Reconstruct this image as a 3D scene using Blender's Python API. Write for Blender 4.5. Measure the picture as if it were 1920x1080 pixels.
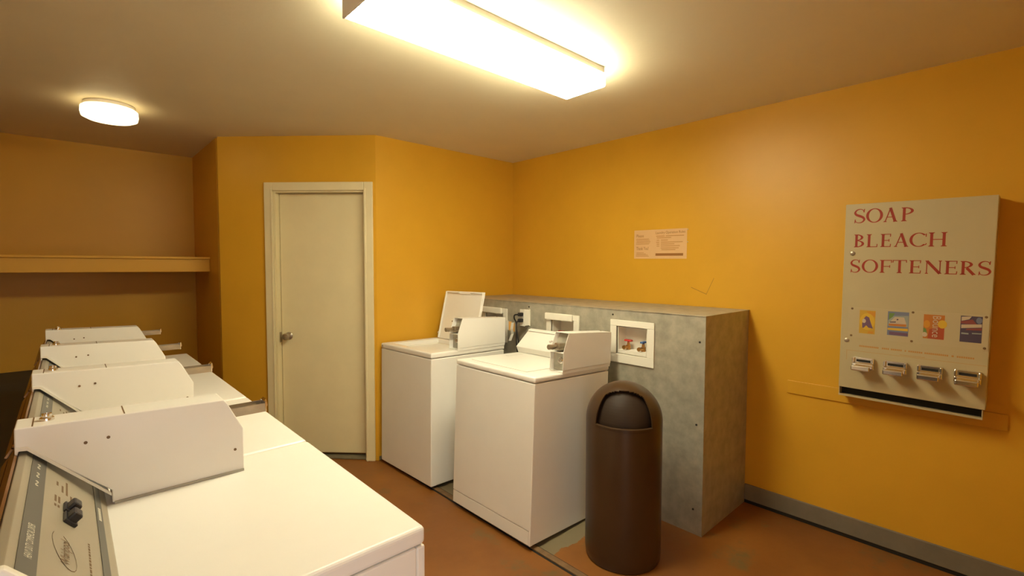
import bpy, bmesh, math, random
from mathutils import Vector, Matrix
random.seed(7)
S = bpy.context.scene
for o in list(bpy.data.objects): bpy.data.objects.remove(o)
COL = S.collection
PI = math.pi

# ---------------------------------------------------------------- camera, world, light, exposure
cam = bpy.data.cameras.new('camera'); cam.lens = 896.6/1920*36; cam.sensor_width = 36; cam.clip_start = .05
co = bpy.data.objects.new('camera', cam); COL.objects.link(co); S.camera = co
co.location = (0, 0, 1.4927)
yaw, pitch, roll = .7501, -.0454, .0023
co.rotation_euler = (Matrix.Rotation(-yaw, 3, 'Z') @ Matrix.Rotation(PI/2+pitch, 3, 'X') @ Matrix.Rotation(roll, 3, 'Z')).to_euler()
S.view_settings.view_transform = 'Standard'; S.view_settings.look = 'None'
S.view_settings.gamma = 1; S.view_settings.use_curve_mapping = False
S.view_settings.exposure = 0.0
W = bpy.data.worlds.new('daylight'); S.world = W; W.use_nodes = True  # outside light, used as fill through the added doorway
W.node_tree.nodes['Background'].inputs[0].default_value = (1, .97, .94, 1)
W.node_tree.nodes['Background'].inputs[1].default_value = 2.6
FLUO_COL, FLUO_STR = (1, .95, .68), 39.0
LAMP_COL, LAMP_STR = (1, .80, .42), 4.0
# portal that guides daylight as fill through an unseen doorway added behind the camera
pl = bpy.data.lights.new('fill_doorway_portal', 'AREA'); pl.shape = 'RECTANGLE'; pl.size = 1.0; pl.size_y = 2.05
pl.cycles.is_portal = True
po = bpy.data.objects.new('fill_doorway_portal', pl); COL.objects.link(po); po.location = (-.2, -.46, 1.03)
po.rotation_euler = (PI/2, 0, 0)

# ---------------------------------------------------------------- materials
def lin(c): return tuple((x/12.92 if x <= .04045 else ((x+.055)/1.055)**2.4) for x in [v/255 for v in c])
def mat(name, col, rough=.5, metal=0.0, var=0.0, scale=6.0, bump=0.0, bscale=60.0, emit=None, spec=.5, var2=None, coat=0.0):
    """col: linear base colour; var: noise mix towards var2 (or darker)."""
    m = bpy.data.materials.new(name); m.use_nodes = True; nt = m.node_tree; N = nt.nodes; L = nt.links
    b = N['Principled BSDF']; b.inputs['Base Color'].default_value = (*col, 1)
    b.inputs['Roughness'].default_value = rough; b.inputs['Metallic'].default_value = metal
    b.inputs['Specular IOR Level'].default_value = spec
    if coat: b.inputs['Coat Weight'].default_value = coat; b.inputs['Coat Roughness'].default_value = .15
    if emit:
        b.inputs['Emission Color'].default_value = (*emit[0], 1); b.inputs['Emission Strength'].default_value = emit[1]
    if var or bump: tc = N.new('ShaderNodeTexCoord')
    if var:
        n = N.new('ShaderNodeTexNoise'); n.inputs['Scale'].default_value = scale; n.inputs['Detail'].default_value = 6; n.inputs['Roughness'].default_value = .6
        L.new(tc.outputs['Object'], n.inputs['Vector'])
        r = N.new('ShaderNodeValToRGB'); r.color_ramp.elements[0].position = .35; r.color_ramp.elements[1].position = .68
        c2 = var2 or tuple(x*(1-var) for x in col)
        r.color_ramp.elements[0].color = (*[a*(1-var)+b_*var for a, b_ in zip(col, c2)], 1) if var2 else (*c2, 1)
        r.color_ramp.elements[1].color = (*col, 1)
        L.new(n.outputs['Fac'], r.inputs['Fac']); L.new(r.outputs['Color'], b.inputs['Base Color'])
    if bump:
        n2 = N.new('ShaderNodeTexNoise'); n2.inputs['Scale'].default_value = bscale; n2.inputs['Detail'].default_value = 4
        L.new(tc.outputs['Object'], n2.inputs['Vector'])
        bp = N.new('ShaderNodeBump'); bp.inputs['Strength'].default_value = bump; bp.inputs['Distance'].default_value = .004
        L.new(n2.outputs['Fac'], bp.inputs['Height']); L.new(bp.outputs['Normal'], b.inputs['Normal'])
    return m

M = {}
M['wall'] = mat('yellow_wall_paint', (.69, .37, .028), .42, spec=.35, var=.06, scale=2.5, bump=.12, bscale=45)
M['ceil'] = mat('ceiling_paint', (.74, .65, .46), .6, var=.04, scale=2, bump=.15, bscale=55)
M['cream'] = mat('cream_door_paint', (.78, .68, .42), .42, var=.05, scale=5, bump=.05, bscale=30)
M['white'] = mat('appliance_white_enamel', (.88, .85, .79), .28, var=.03, scale=4, bump=.02, bscale=80)
M['white2'] = mat('white_plastic', (.84, .80, .70), .4)
M['greyboard'] = mat('grey_baseboard_paint', (.20, .175, .13), .5, var=.15, scale=9)
M['galv'] = mat('galvanized_steel', (.50, .47, .38), .46, .35, var=.28, scale=14, bump=.04, bscale=30)
M['galvtop'] = M['galv']
M['bin'] = mat('brown_bin_plastic', (.058, .030, .013), .3, var=.15, scale=5, bump=.03, bscale=60)
M['binflap'] = mat('dark_brown_flap', (.030, .017, .010), .6, spec=.25)
M['disp'] = mat('beige_painted_steel', (.50, .42, .25), .4, var=.05, scale=6, bump=.04, bscale=90)
M['chrome'] = mat('chrome', (.75, .72, .68), .16, 1.0)
M['steel'] = mat('dull_steel', (.50, .43, .33), .36, .85, var=.2, scale=20)
M['dark'] = mat('dark_cavity', (.012, .010, .008), .8)  # near-black standing for shade in gaps and recesses; also screws and joints
M['black'] = mat('black_plastic', (.015, .014, .016), .35)
M['red'] = mat('dark_red_lettering', (.32, .028, .012), .5)
M['print'] = mat('brown_print', (.16, .09, .035), .6)
M['plate'] = mat('taupe_control_plate', (.40, .35, .26), .38, .25, var=.08, scale=7)
M['band'] = mat('dark_grey_band', (.105, .10, .085), .4)
M['trimreflect'] = mat('wall_reflection_trim', (.30, .13, .03), .25, .4, var=.25, scale=5)  # orange wall's reflection coloured into chrome trim
M['whiteprint'] = mat('white_print', (.7, .66, .55), .5)
M['brass'] = mat('brass', (.50, .27, .08), .3, .9)
M['redhandle'] = mat('red_valve_handle', (.50, .03, .025), .4)
M['bluehandle'] = mat('blue_valve_handle', (.05, .12, .32), .4)
M['paper'] = mat('peach_paper', (.74, .46, .22), .7, var=.05, scale=8)
M['paperprint'] = mat('sign_print', (.50, .25, .075), .8)
M['papertitle'] = mat('sign_dark_print', (.32, .135, .03), .8)
M['tag'] = mat('white_tag_paper', (.72, .70, .64), .6)
M['tagprint'] = mat('orange_tag_print', (.62, .32, .07), .6)
M['rubber'] = mat('black_rubber', (.02, .02, .02), .6)
M['ledge'] = mat('dark_grey_ledge_paint', (.036, .044, .044), .6, var=.2, scale=5)
M['scuff'] = mat('pencil_scuff', (.36, .20, .03), .8)
M['lens'] = mat('fluorescent_diffuser', (.9, .88, .8), .4, emit=(FLUO_COL, FLUO_STR))
M['lampglass'] = mat('lamp_glass', (.9, .88, .8), .4, emit=(LAMP_COL, LAMP_STR))
M['lampmetal'] = mat('white_lamp_metal', (.86, .83, .78), .4)
M['tub'] = mat('dark_tub_enamel', (.10, .09, .085), .4)
M['housing'] = mat('grey_housing_metal', (.34, .31, .26), .5)
M['strip'] = mat('joint_strip', (.24, .135, .06), .6, var=.3, scale=20)
M['concrete'] = mat('bare_concrete', (.20, .165, .10), .8, var=.25, scale=12, bump=.2)
M['card'] = mat('beige_label_plate', (.50, .42, .26), .35)

def floor_mat():
    m = mat('painted_floor', (.36, .145, .036), .46, bump=.1, bscale=40); nt = m.node_tree; N = nt.nodes; L = nt.links; b = N['Principled BSDF']
    tc = N.new('ShaderNodeTexCoord')
    def noise(s, d=5, r=.6):
        n = N.new('ShaderNodeTexNoise'); n.inputs['Scale'].default_value = s; n.inputs['Detail'].default_value = d; n.inputs['Roughness'].default_value = r
        L.new(tc.outputs['Object'], n.inputs['Vector']); return n.outputs['Fac']
    def ramp(src, p0, p1, c0=(0, 0, 0), c1=(1, 1, 1)):
        r = N.new('ShaderNodeValToRGB'); e = r.color_ramp.elements; e[0].position = p0; e[1].position = p1
        e[0].color = (*c0, 1); e[1].color = (*c1, 1); L.new(src, r.inputs['Fac']); return r.outputs['Color']
    def mix(f, a, c):
        x = N.new('ShaderNodeMixRGB')
        L.new(f, x.inputs[0]); 
        for i, v in ((1, a), (2, c)):
            if isinstance(v, tuple): x.inputs[i].default_value = (*v, 1)
            else: L.new(v, x.inputs[i])
        return x.outputs[0]
    base = ramp(noise(1.6), .35, .7, (.20, .070, .013), (.29, .112, .022))
    worn = ramp(noise(3.4, 8, .7), .56, .70)
    c = mix(worn, base, (.15, .098, .036))
    sep = N.new('ShaderNodeSeparateXYZ'); L.new(tc.outputs['Object'], sep.inputs[0])
    def math_(op, a, v):
        x = N.new('ShaderNodeMath'); x.operation = op; L.new(a, x.inputs[0])
        if isinstance(v, float): x.inputs[1].default_value = v
        else: L.new(v, x.inputs[1])
        return x.outputs[0]
    nz = math_('MULTIPLY', math_('SUBTRACT', noise(11), .5), .12)
    X = math_('ADD', sep.outputs[0], nz); Y = math_('ADD', sep.outputs[1], nz)
    # bare, unpainted slab where the washers stand
    mask = math_('MULTIPLY', math_('MULTIPLY', math_('GREATER_THAN', sep.outputs[0], 1.80), math_('LESS_THAN', X, 2.45)), math_('GREATER_THAN', Y, 1.615))
    c = mix(mask, c, (.21, .165, .095))
    L.new(c, b.inputs['Base Color'])
    return m
M['floor'] = floor_mat()

# ---------------------------------------------------------------- mesh helpers
class B:
    def __init__(s): s.bm = bmesh.new()
    def _merge(s, t):
        me = bpy.data.meshes.new('tmp'); t.to_mesh(me); t.free(); s.bm.from_mesh(me); bpy.data.meshes.remove(me)
    def box(s, x0, x1, y0, y1, z0, z1, bev=0.0, seg=2, mtx=None):
        t = bmesh.new(); bmesh.ops.create_cube(t, size=1)
        for v in t.verts: v.co = Vector(((x0+x1)/2+v.co.x*(x1-x0), (y0+y1)/2+v.co.y*(y1-y0), (z0+z1)/2+v.co.z*(z1-z0)))
        if bev: bmesh.ops.bevel(t, geom=t.edges[:], offset=bev, segments=seg, profile=.5, affect='EDGES')
        if mtx: t.transform(mtx)
        s._merge(t); return s
    def prism(s, prof, axis, a0, a1, bev=0.0, seg=2):
        """prof: list of 2D points; axis 'x': (y,z), 'y': (x,z), 'z': (x,y)."""
        t = bmesh.new()
        def P(p, a): return {'x': (a, p[0], p[1]), 'y': (p[0], a, p[1]), 'z': (p[0], p[1], a)}[axis]
        v0 = [t.verts.new(P(p, a0)) for p in prof]; v1 = [t.verts.new(P(p, a1)) for p in prof]
        t.faces.new(v0); t.faces.new(v1[::-1]); n = len(prof)
        for i in range(n): t.faces.new((v0[i], v1[i], v1[(i+1) % n], v0[(i+1) % n]))
        bmesh.ops.recalc_face_normals(t, faces=t.faces[:])
        if bev: bmesh.ops.bevel(t, geom=t.edges[:], offset=bev, segments=seg, profile=.5, affect='EDGES')
        s._merge(t); return s
    def lathe(s, prof, seg=32, mtx=None, skip=None):
        """prof: (r,z) pairs turned about z."""
        t = bmesh.new(); rings = []
        for r, z in prof:
            if r < 1e-6: rings.append([t.verts.new((0, 0, z))])
            else: rings.append([t.verts.new((r*math.cos(2*PI*k/seg), r*math.sin(2*PI*k/seg), z)) for k in range(seg)])
        for i in range(len(prof)-1):
            a, b = rings[i], rings[i+1]
            for k in range(seg):
                k2 = (k+1) % seg
                if len(a) == 1 and len(b) == 1: continue
                if len(a) == 1: t.faces.new((a[0], b[k2], b[k]))
                elif len(b) == 1: t.faces.new((a[k], a[k2], b[0]))
                else:
                    if skip and skip(i, (k+.5)/seg*2*PI): continue
                    t.faces.new((a[k], a[k2], b[k2], b[k]))
        bmesh.ops.recalc_face_normals(t, faces=t.faces[:])
        if mtx: t.transform(mtx)
        s._merge(t); return s
    def cyl(s, c, r, h, axis='z', seg=20, r2=None):
        m = {'z': Matrix(), 'x': Matrix.Rotation(PI/2, 4, 'Y'), 'y': Matrix.Rotation(-PI/2, 4, 'X')}[axis]
        return s.lathe([(0, -h/2), (r, -h/2), (r2 if r2 is not None else r, h/2), (0, h/2)], seg, Matrix.Translation(c) @ m)
    def tube(s, pts, r, seg=10, n=6):
        pts = [Vector(p) for p in pts]; P = []
        for i in range(len(pts)-1):
            p0 = pts[max(i-1, 0)]; p1 = pts[i]; p2 = pts[i+1]; p3 = pts[min(i+2, len(pts)-1)]
            for k in range(n):
                u = k/n
                P.append(.5*((2*p1)+(p2-p0)*u+(2*p0-5*p1+4*p2-p3)*u*u+(3*p1-p0-3*p2+p3)*u**3))
        P.append(pts[-1]); t = bmesh.new(); rings = []
        up = Vector((.3, .2, .93))
        for i, p in enumerate(P):
            d = (P[min(i+1, len(P)-1)]-P[max(i-1, 0)]).normalized()
            a = d.cross(up).normalized(); b_ = d.cross(a)
            rings.append([t.verts.new(p+r*(math.cos(2*PI*k/seg)*a+math.sin(2*PI*k/seg)*b_)) for k in range(seg)])
        for a, b_ in zip(rings, rings[1:]):
            for k in range(seg): t.faces.new((a[k], a[(k+1) % seg], b_[(k+1) % seg], b_[k]))
        t.faces.new(rings[0][::-1]); t.faces.new(rings[-1])
        bmesh.ops.recalc_face_normals(t, faces=t.faces[:]); s._merge(t); return s
    def polys(s, L, f):
        """flat polygons (2D) mapped by f(u,v)->3D."""
        for poly in L:
            vs = [s.bm.verts.new(f(*p)) for p in poly]
            try: s.bm.faces.new(vs)
            except ValueError: pass
        return s
    def strip(s, A, Bp):
        va = [s.bm.verts.new(p) for p in A]; vb = [s.bm.verts.new(p) for p in Bp]
        for i in range(len(va)-1): s.bm.faces.new((va[i], va[i+1], vb[i+1], vb[i]))
        return s

def link(o, parent=None):
    COL.objects.link(o)
    if parent: o.parent = parent
    return o
def obj(name, b, m, parent=None, smooth=False, label=None, loc=None):
    me = bpy.data.meshes.new(name); b.bm.to_mesh(me); b.bm.free()
    me.materials.append(M[m] if isinstance(m, str) else m)
    if smooth:
        for p in me.polygons: p.use_smooth = True
        me.set_sharp_from_angle(angle=math.radians(35))
    o = bpy.data.objects.new(name, me); link(o, parent)
    if label: o['label'] = label
    if loc: o.location = loc
    return o
def tag(o, label, cat, group=None):
    o['label'] = label; o['category'] = cat
    if group: o['group'] = group
    return o
def thing(name, label, cat, loc=(0, 0, 0), rot=(0, 0, 0), group=None):
    o = bpy.data.objects.new(name, None); o.empty_display_size = .1; COL.objects.link(o)
    o.location = loc; o.rotation_euler = rot; return tag(o, label, cat, group)
def struct(name, b, m, parent=None, smooth=False):
    o = obj(name, b, m, parent, smooth)
    if parent is None: o['kind'] = 'structure'
    return o
def copy_tree(o, parent=None):
    c = o.copy(); COL.objects.link(c); c.parent = parent
    for ch in list(o.children): copy_tree(ch, c)
    return c
def text(name, s, m, parent, origin, ux, uy, width=None, height=.02, off=.0006):
    """flat lettering: baseline starts at origin, runs along ux, cap height along uy; scaled to width."""
    cu = bpy.data.curves.new('t', 'FONT'); cu.body = s; cu.size = 1; cu.resolution_u = 2
    to = bpy.data.objects.new('t', cu); COL.objects.link(to)
    dg = bpy.context.evaluated_depsgraph_get(); me = bpy.data.meshes.new_from_object(to.evaluated_get(dg))
    bpy.data.objects.remove(to); bpy.data.curves.remove(cu)
    xs = [v.co.x for v in me.vertices]; w = max(xs)-min(xs); x0 = min(xs)
    sx = width/w if width else height/.7; sy = height/.7
    ux = Vector(ux).normalized(); uy = Vector(uy).normalized(); n = ux.cross(uy); og = Vector(origin)
    for v in me.vertices: v.co = og+ux*(v.co.x-x0)*sx+uy*v.co.y*sy+n*off
    me.materials.clear(); me.materials.append(M[m]); me.name = name
    o = bpy.data.objects.new(name, me); return link(o, parent)

# ---------------------------------------------------------------- room shell
XR, H, YB, YA, XL, YF, XD = 3.117, 2.467, 3.336, 5.171, -.95, -.40, .8635
CX, DY = 1.7126, 4.206
struct('floor', B().box(XL-.1, XR+.1, YF-.9, YA+.1, -.08, 0), 'floor')
struct('ceiling', B().box(XL-.1, XR+.1, YF-.1, YA+.1, H, H+.08), 'ceil')
wall_right = struct('wall_right', B().box(XR, XR+.1, YF-.1, YB+.1, 0, H), 'wall')
struct('wall_back', B().box(CX, XR, YB, YB+.1, 0, H), 'wall')
struct('wall_alcove_side', B().box(XD, XD+.09, DY+.05, YA, 0, H), 'wall')
struct('wall_alcove_back', B().box(XL, XD+.09, YA, YA+.1, 0, H), 'wall')
struct('wall_left', B().box(XL-.1, XL, YF-.1, YA+.1, 0, H), 'wall')
struct('wall_front', B().box(XL, -.7, YF-.1, YF, 0, H).box(.3, XR, YF-.1, YF, 0, H).box(-.7, .3, YF-.1, YF, 2.06, H), 'wall')  # opening is an added doorway, out of view, to admit fill light
# diagonal closet wall, in (u along, d behind) coordinates
A0 = Vector((XD, DY, 0)); T = Vector((CX-XD, YB-DY, 0)).normalized(); Nn = Vector((-T.y, T.x, 0))  # Nn points behind the wall
LEN = math.hypot(CX-XD, YB-DY)
DM = Matrix(((T.x, Nn.x, 0, A0.x), (T.y, Nn.y, 0, A0.y), (0, 0, 1, 0), (0, 0, 0, 1)))
U0, U1, ZD = .425, 1.133, 2.062
w = B()
w.box(0, U0, 0, .10, 0, H, mtx=DM).box(U1, LEN, 0, .10, 0, H, mtx=DM).box(U0, U1, 0, .10, ZD, H, mtx=DM)
struct('wall_closet', w, 'wall')

# door with jamb, casing, leaf, knob
door = bpy.data.objects.new('door_1', None); COL.objects.link(door); door['kind'] = 'structure'
door.matrix_world = DM
def dpart(name, b, m, **k): return obj(name, b, m, door, **k)
cw = .062
dpart('casing', B().box(U0-cw, U0+.004, -.018, -.0005, 0, ZD+.058, .004).box(U0-.012, U0+.004, -.022, -.006, 0, ZD+.01, .003), 'cream')
dpart('casing', B().box(U1-.004, U1+cw, -.018, -.0005, 0, ZD+.058, .004).box(U1-.004, U1+.012, -.022, -.006, 0, ZD+.01, .003), 'cream')
dpart('casing', B().box(U0+.005, U1-.005, -.018, -.0005, ZD-.004, ZD+.058, .004), 'cream')
dpart('jamb', B().box(U0-.001, U0+.015, 0, .098, 0, ZD), 'cream')
dpart('jamb', B().box(U1-.015, U1+.001, 0, .098, 0, ZD), 'cream')
dpart('jamb', B().box(U0+.016, U1-.016, 0, .098, ZD-.015, ZD), 'cream')
leaf = dpart('door_leaf', B().box(U0+.018, U1-.018, .058, .096, .032, ZD-.018, .003), 'cream')
dpart('threshold', B().box(U0+.016, U1-.016, .01, .094, .001, .012, .003), 'concrete')
kn = B(); km = Matrix.Translation((U0+.075, .058, .948)) @ Matrix.Rotation(PI/2, 4, 'X')
kn.lathe([(0, 0), (.03, 0), (.03, .004), (.024, .009), (.012, .012), (.011, .028), (.019, .033), (.027, .042), (.028, .052), (.022, .061), (.010, .064), (0, .064)], 28, km)
obj('door_knob', kn, 'steel', door, True)
obj('strike_plate', B().box(U0+.0155, U0+.018, .03, .056, .90, .98), 'steel', door)
# near-black panel behind the door gap; closet shade put into its colour
struct('wall_closet_shade', B().box(U0-.05, U1+.05, .20, .22, 0, ZD, mtx=DM), 'dark')

# baseboards, rail behind the dispenser, slab joint strip
bbr = struct('baseboard_right', B().box(XR-.014, XR, YF, 1.168, .022, .121, .003), 'greyboard')
obj('floor_gap', B().box(XR-.008, XR, YF, 1.168, .0005, .0218), 'dark', bbr)  # dark strip; shade under the baseboard put into its colour
struct('baseboard_back', B().box(CX+.004, 2.50, YB-.012, YB, .004, .034, .004), 'concrete')
struct('trim_1', B().box(XR-.010, XR, .030, .940, .748, .823, .002), 'wall')
jt = bpy.data.objects.new('trim_2', None); COL.objects.link(jt); jt['kind'] = 'structure'
obj('joint_strip', B().box(1.757, 1.792, YF, 3.33, .0005, .007, .002), 'strip', jt)
obj('joint_gap', B().box(1.746, 1.756, YF, 3.33, .0003, .0016), 'dark', jt)
obj('joint_gap', B().box(1.793, 1.800, YF, 3.33, .0003, .0016), 'dark', jt)
# casing of the added fill-light doorway, unseen behind the camera
struct('trim_3', B().box(-.76, -.70, YF, YF+.018, 0, 2.12, .003).box(.30, .36, YF, YF+.018, 0, 2.12, .003).box(-.70, .30, YF, YF+.018, 2.06, 2.12, .003), 'cream')
# pencilled tick on the right wall
sc = B()
def wl(y0, z0, y1, z1, wd=.004):
    d = Vector((0, y1-y0, z1-z0)).normalized(); n = Vector((0, -d.z, d.y))*wd/2; a = Vector((XR-.0006, y0, z0)); b_ = Vector((XR-.0006, y1, z1))
    sc.bm.faces.new([sc.bm.verts.new(p) for p in (a-n, a+n, b_+n, b_-n)])
wl(1.552, 1.352, 1.443, 1.309); wl(1.445, 1.310, 1.396, 1.418, .003)
obj('scuff_mark', sc, 'scuff', wall_right)

# ---------------------------------------------------------------- light fixtures
fx = thing('fluorescent_fixture', 'long white fluorescent ceiling fixture with glowing wraparound diffuser', 'ceiling light', (1.353, 1.560, H))
hx, hy = .604, .128
obj('housing', B().box(-hx+.004, hx-.004, -hy+.004, hy-.004, -.0325, -.001, .002), 'housing', fx)
obj('diffuser', B().prism([(-hy, -.033), (-hy, -.088), (-hy+.007, -.095), (hy-.007, -.095), (hy, -.088), (hy, -.033)], 'x', -hx+.004, hx, .0015), 'lens', fx)
obj('end_cap', B().box(-hx-.004, -hx+.003, -hy-.001, hy+.001, -.096, -.001, .002), 'lampmetal', fx)
rl = thing('round_ceiling_lamp', 'small round ceiling lamp with glowing drum glass above the dryers', 'ceiling light', (.222, 3.83, H))
obj('lamp_base', B().lathe([(0, -.001), (.122, -.001), (.126, -.008), (.126, -.022), (.0, -.022)], 48), 'lampmetal', rl, True)
obj('lamp_glass', B().lathe([(0, -.0225), (.128, -.0225), (.137, -.030), (.139, -.060), (.134, -.082), (.11, -.094), (0, -.098)], 48), 'lampglass', rl, True)

# ---------------------------------------------------------------- alcove shelf and ledge
sh = thing('wall_shelf', 'deep yellow painted shelf spanning the alcove above the dryers', 'shelf', (0, 4.545, 1.443))
obj('shelf_board', B().box(XL+.002, XD-.001, -.004, YA-4.546, .101, .119, .002), 'wall', sh)
obj('fascia', B().box(XL+.002, XD-.001, .012, .032, 0, .1005, .002), 'wall', sh)
le = thing('utility_ledge', 'low dark grey ledge running behind the dryers at the left', 'ledge', (0, 0, 0))
obj('ledge_top', B().box(XL+.002, -.20, .30, YA-.002, .665, .69, .004), 'ledge', le)
obj('ledge_side', B().box(XL+.02, -.215, .32, YA-.004, 0, .664), 'ledge', le)

# ---------------------------------------------------------------- galvanized chase with valve boxes
CHX, CHY, CHZ = 2.523, 1.170, 1.225
ch = thing('pipe_chase', 'grey galvanized metal box chase along the wall behind both washers', 'utility box', (CHX, CHY, 0))
DEP = XR-CHX-.002; LENC = YB-CHY-.002
holes = [(1.520-CHY, 1.740-CHY, .950, 1.125), (2.080-CHY, 2.297-CHY, .950, 1.122), (2.800-CHY, 3.020-CHY, .950, 1.122)]
ys = sorted({0, LENC, *[h[0] for h in holes], *[h[1] for h in holes]}); zs = sorted({0, CHZ-.004, *[h[2] for h in holes], *[h[3] for h in holes]})
t = bmesh.new(); vv = {}
def gv(y, z):
    if (y, z) not in vv: vv[(y, z)] = t.verts.new((0, y, z))
    return vv[(y, z)]
for a, b_ in zip(ys, ys[1:]):
    for c, d in zip(zs, zs[1:]):
        if any(h[0] <= a and b_ <= h[1] and h[2] <= c and d <= h[3] for h in holes): continue
        t.faces.new((gv(a, c), gv(a, d), gv(b_, d), gv(b_, c)))
bmesh.ops.recalc_face_normals(t, faces=t.faces[:])
r = bmesh.ops.extrude_face_region(t, geom=t.faces[:])
for e in r['geom']:
    if isinstance(e, bmesh.types.BMVert): e.co.x += .006
bmesh.ops.recalc_face_normals(t, faces=t.faces[:])
fp = B(); fp._merge(t); obj('front_panel', fp, 'galv', ch)
obj('end_panel', B().box(.007, DEP, 0, .006, 0, CHZ-.004), 'galv', ch)
obj('top_panel', B().box(-.004, DEP, -.004, LENC, CHZ-.0035, CHZ, .001), 'galv', ch)
obj('corner_strip', B().box(-.002, .010, -.002, -.0003, 0, CHZ-.006), 'galv', ch)
obj('seam_strip', B().box(-.0045, .05, 1.02, 1.16, CHZ+.0002, CHZ+.0015), 'galv', ch)
for y, z in ((.03, 1.08), (.04, .62), (.05, .14), (.6, .06), (.60, 1.19), (1.35, 1.19)):
    obj('screw', B().cyl((-.0015, y, z), .0055, .003, 'x', 10), 'dark', ch)

def valve_box(y0, y1, z0, z1, hood, label):
    """wall box of two taps; y0<y1 outer flange; origin at flange lower near corner on the chase face."""
    vb = thing('washer_valve_box', label, 'valve box', (CHX, y0, z0), group='washer valve boxes in the metal chase')
    w_, h_ = y1-y0, z1-z0; bw = .045
    t = B()
    t.box(-.010, -.0005, 0, w_, h_-.038, h_, .002).box(-.010, -.0005, 0, w_, 0, .055, .002)
    t.box(-.010, -.0005, 0, bw, .0555, h_-.0385, .002).box(-.010, -.0005, w_-bw, w_, .0555, h_-.0385, .002)
    obj('flange', t, 'white2', vb)
    a, b_, c, d = bw+.006, w_-bw-.006, .059, h_-.042
    r_ = B().box(.085, .090, a, b_, c, d).box(.0, .085, a, a+.004, c, d).box(.0, .085, b_-.004, b_, c, d).box(.0, .085, a+.004, b_-.004, d-.004, d)
    obj('recess', r_, 'white2', vb)
    obj('recess_sill', B().box(-.002, .085, a+.004, b_-.004, c, c+.022, .002), 'white2', vb)
    if hood: obj('hood', B().box(-.030, -.0105, .05, w_, h_-.045, h_+.004, .008, 3), 'white2', vb)
    for k, (yy, hm) in enumerate(((w_-bw-.055, 'redhandle'), (bw+.058, 'bluehandle'))):
        v = B().cyl((.045, yy, c+.030), .014, .04, 'z', 16).cyl((.045, yy, c+.052), .009, .03, 'z', 12).cyl((.020, yy, c+.040), .010, .05, 'x', 14).cyl((-.002, yy, c+.040), .013, .012, 'x', 6)
        vo = obj('tap', v, 'brass', vb, True, label=('brass tap with red handle', 'brass tap with blue handle')[k])
        hnd = B().cyl((.045, yy, c+.070), .007, .012, 'z', 10)
        if k == 0: hnd.box(.032, .058, yy-.026, yy+.026, c+.072, c+.084, .005)
        else: hnd.box(.020, .070, yy-.011, yy+.011, c+.072, c+.084, .005)
        obj('tap_handle', hnd, hm, vo)
    return vb
valve_box(1.474, 1.783, .893, 1.160, False, 'open white valve box with red and blue taps above the brown bin')
valve_box(2.037, 2.336, .893, 1.160, True, 'white hooded valve box behind the closed washer on the chase')
valve_box(2.756, 3.060, .893, 1.160, True, 'white valve box behind the washer with its lid raised')

ou = thing('power_outlet', 'surface mounted white outlet box with two black plugs on the chase', 'outlet', (CHX, 2.514, 1.052))
obj('outlet_box', B().box(-.048, -.0005, .001, .047, 0, .118, .003), 'white2', ou)
obj('cover_plate', B().box(-.054, -.0485, -.001, .049, -.003, .121, .001), 'white2', ou)
obj('wall_flange', B().box(-.006, -.0006, -.008, .0005, -.003, .121, .001), 'white2', ou)
for z in (.085, .040):
    p = obj('plug', B().box(-.092, -.0545, .008, .038, z-.014, z+.014, .006), 'black', ou)
    if z > .06: obj('cord', B().tube([(-.090, .024, z), (-.105, .050, z-.004), (-.096, .066, z-.03), (-.072, .066, z-.08), (-.06, .080, z-.20), (-.07, .05, z-.35), (-.08, .03, z-.60)], .0055), 'black', p)
    else: obj('cord', B().tube([(-.090, .024, z), (-.105, .03, z-.02), (-.100, .03, z-.10), (-.09, .0, z-.25), (-.085, -.04, z-.50)], .0055), 'black', p)
it = thing('hanging_tag', 'crumpled white and orange paper tag hanging beside the black plugs', 'tag', (2.444, 2.606, 1.012))
def ribbon(path, zlo, zhi, th=.0015):
    b_ = B(); n = len(path)
    A = [(x, y, zlo(i/(n-1))) for i, (x, y) in enumerate(path)]; C = [(x, y, zhi(i/(n-1))) for i, (x, y) in enumerate(path)]
    b_.strip(A, C); b_.strip([(x+th, y, z) for x, y, z in C], [(x+th, y, z) for x, y, z in A]); return b_
obj('tag_sleeve', ribbon([(0, .165), (.004, .12), (-.003, .09), (.002, .056)], lambda u: .0-.003*u, lambda u: .066+.002*u), 'tag', it)
obj('tag_print', ribbon([(.002, .0555), (-.010, .040), (.006, .028), (-.006, .010), (.0, -.012)], lambda u: .0-.01*u, lambda u: .068-.012*u), 'tagprint', it)
tt = B(); pts = [(-.010, -.004, .058), (-.016, .000, .01), (-.002, .008, -.03), (-.014, .022, -.082)]
tt.strip([(x, y+.017, z) for x, y, z in pts], [(x-.004, y-.017, z+.005) for x, y, z in pts])
obj('tag_tail', tt, 'tag', it)

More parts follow.
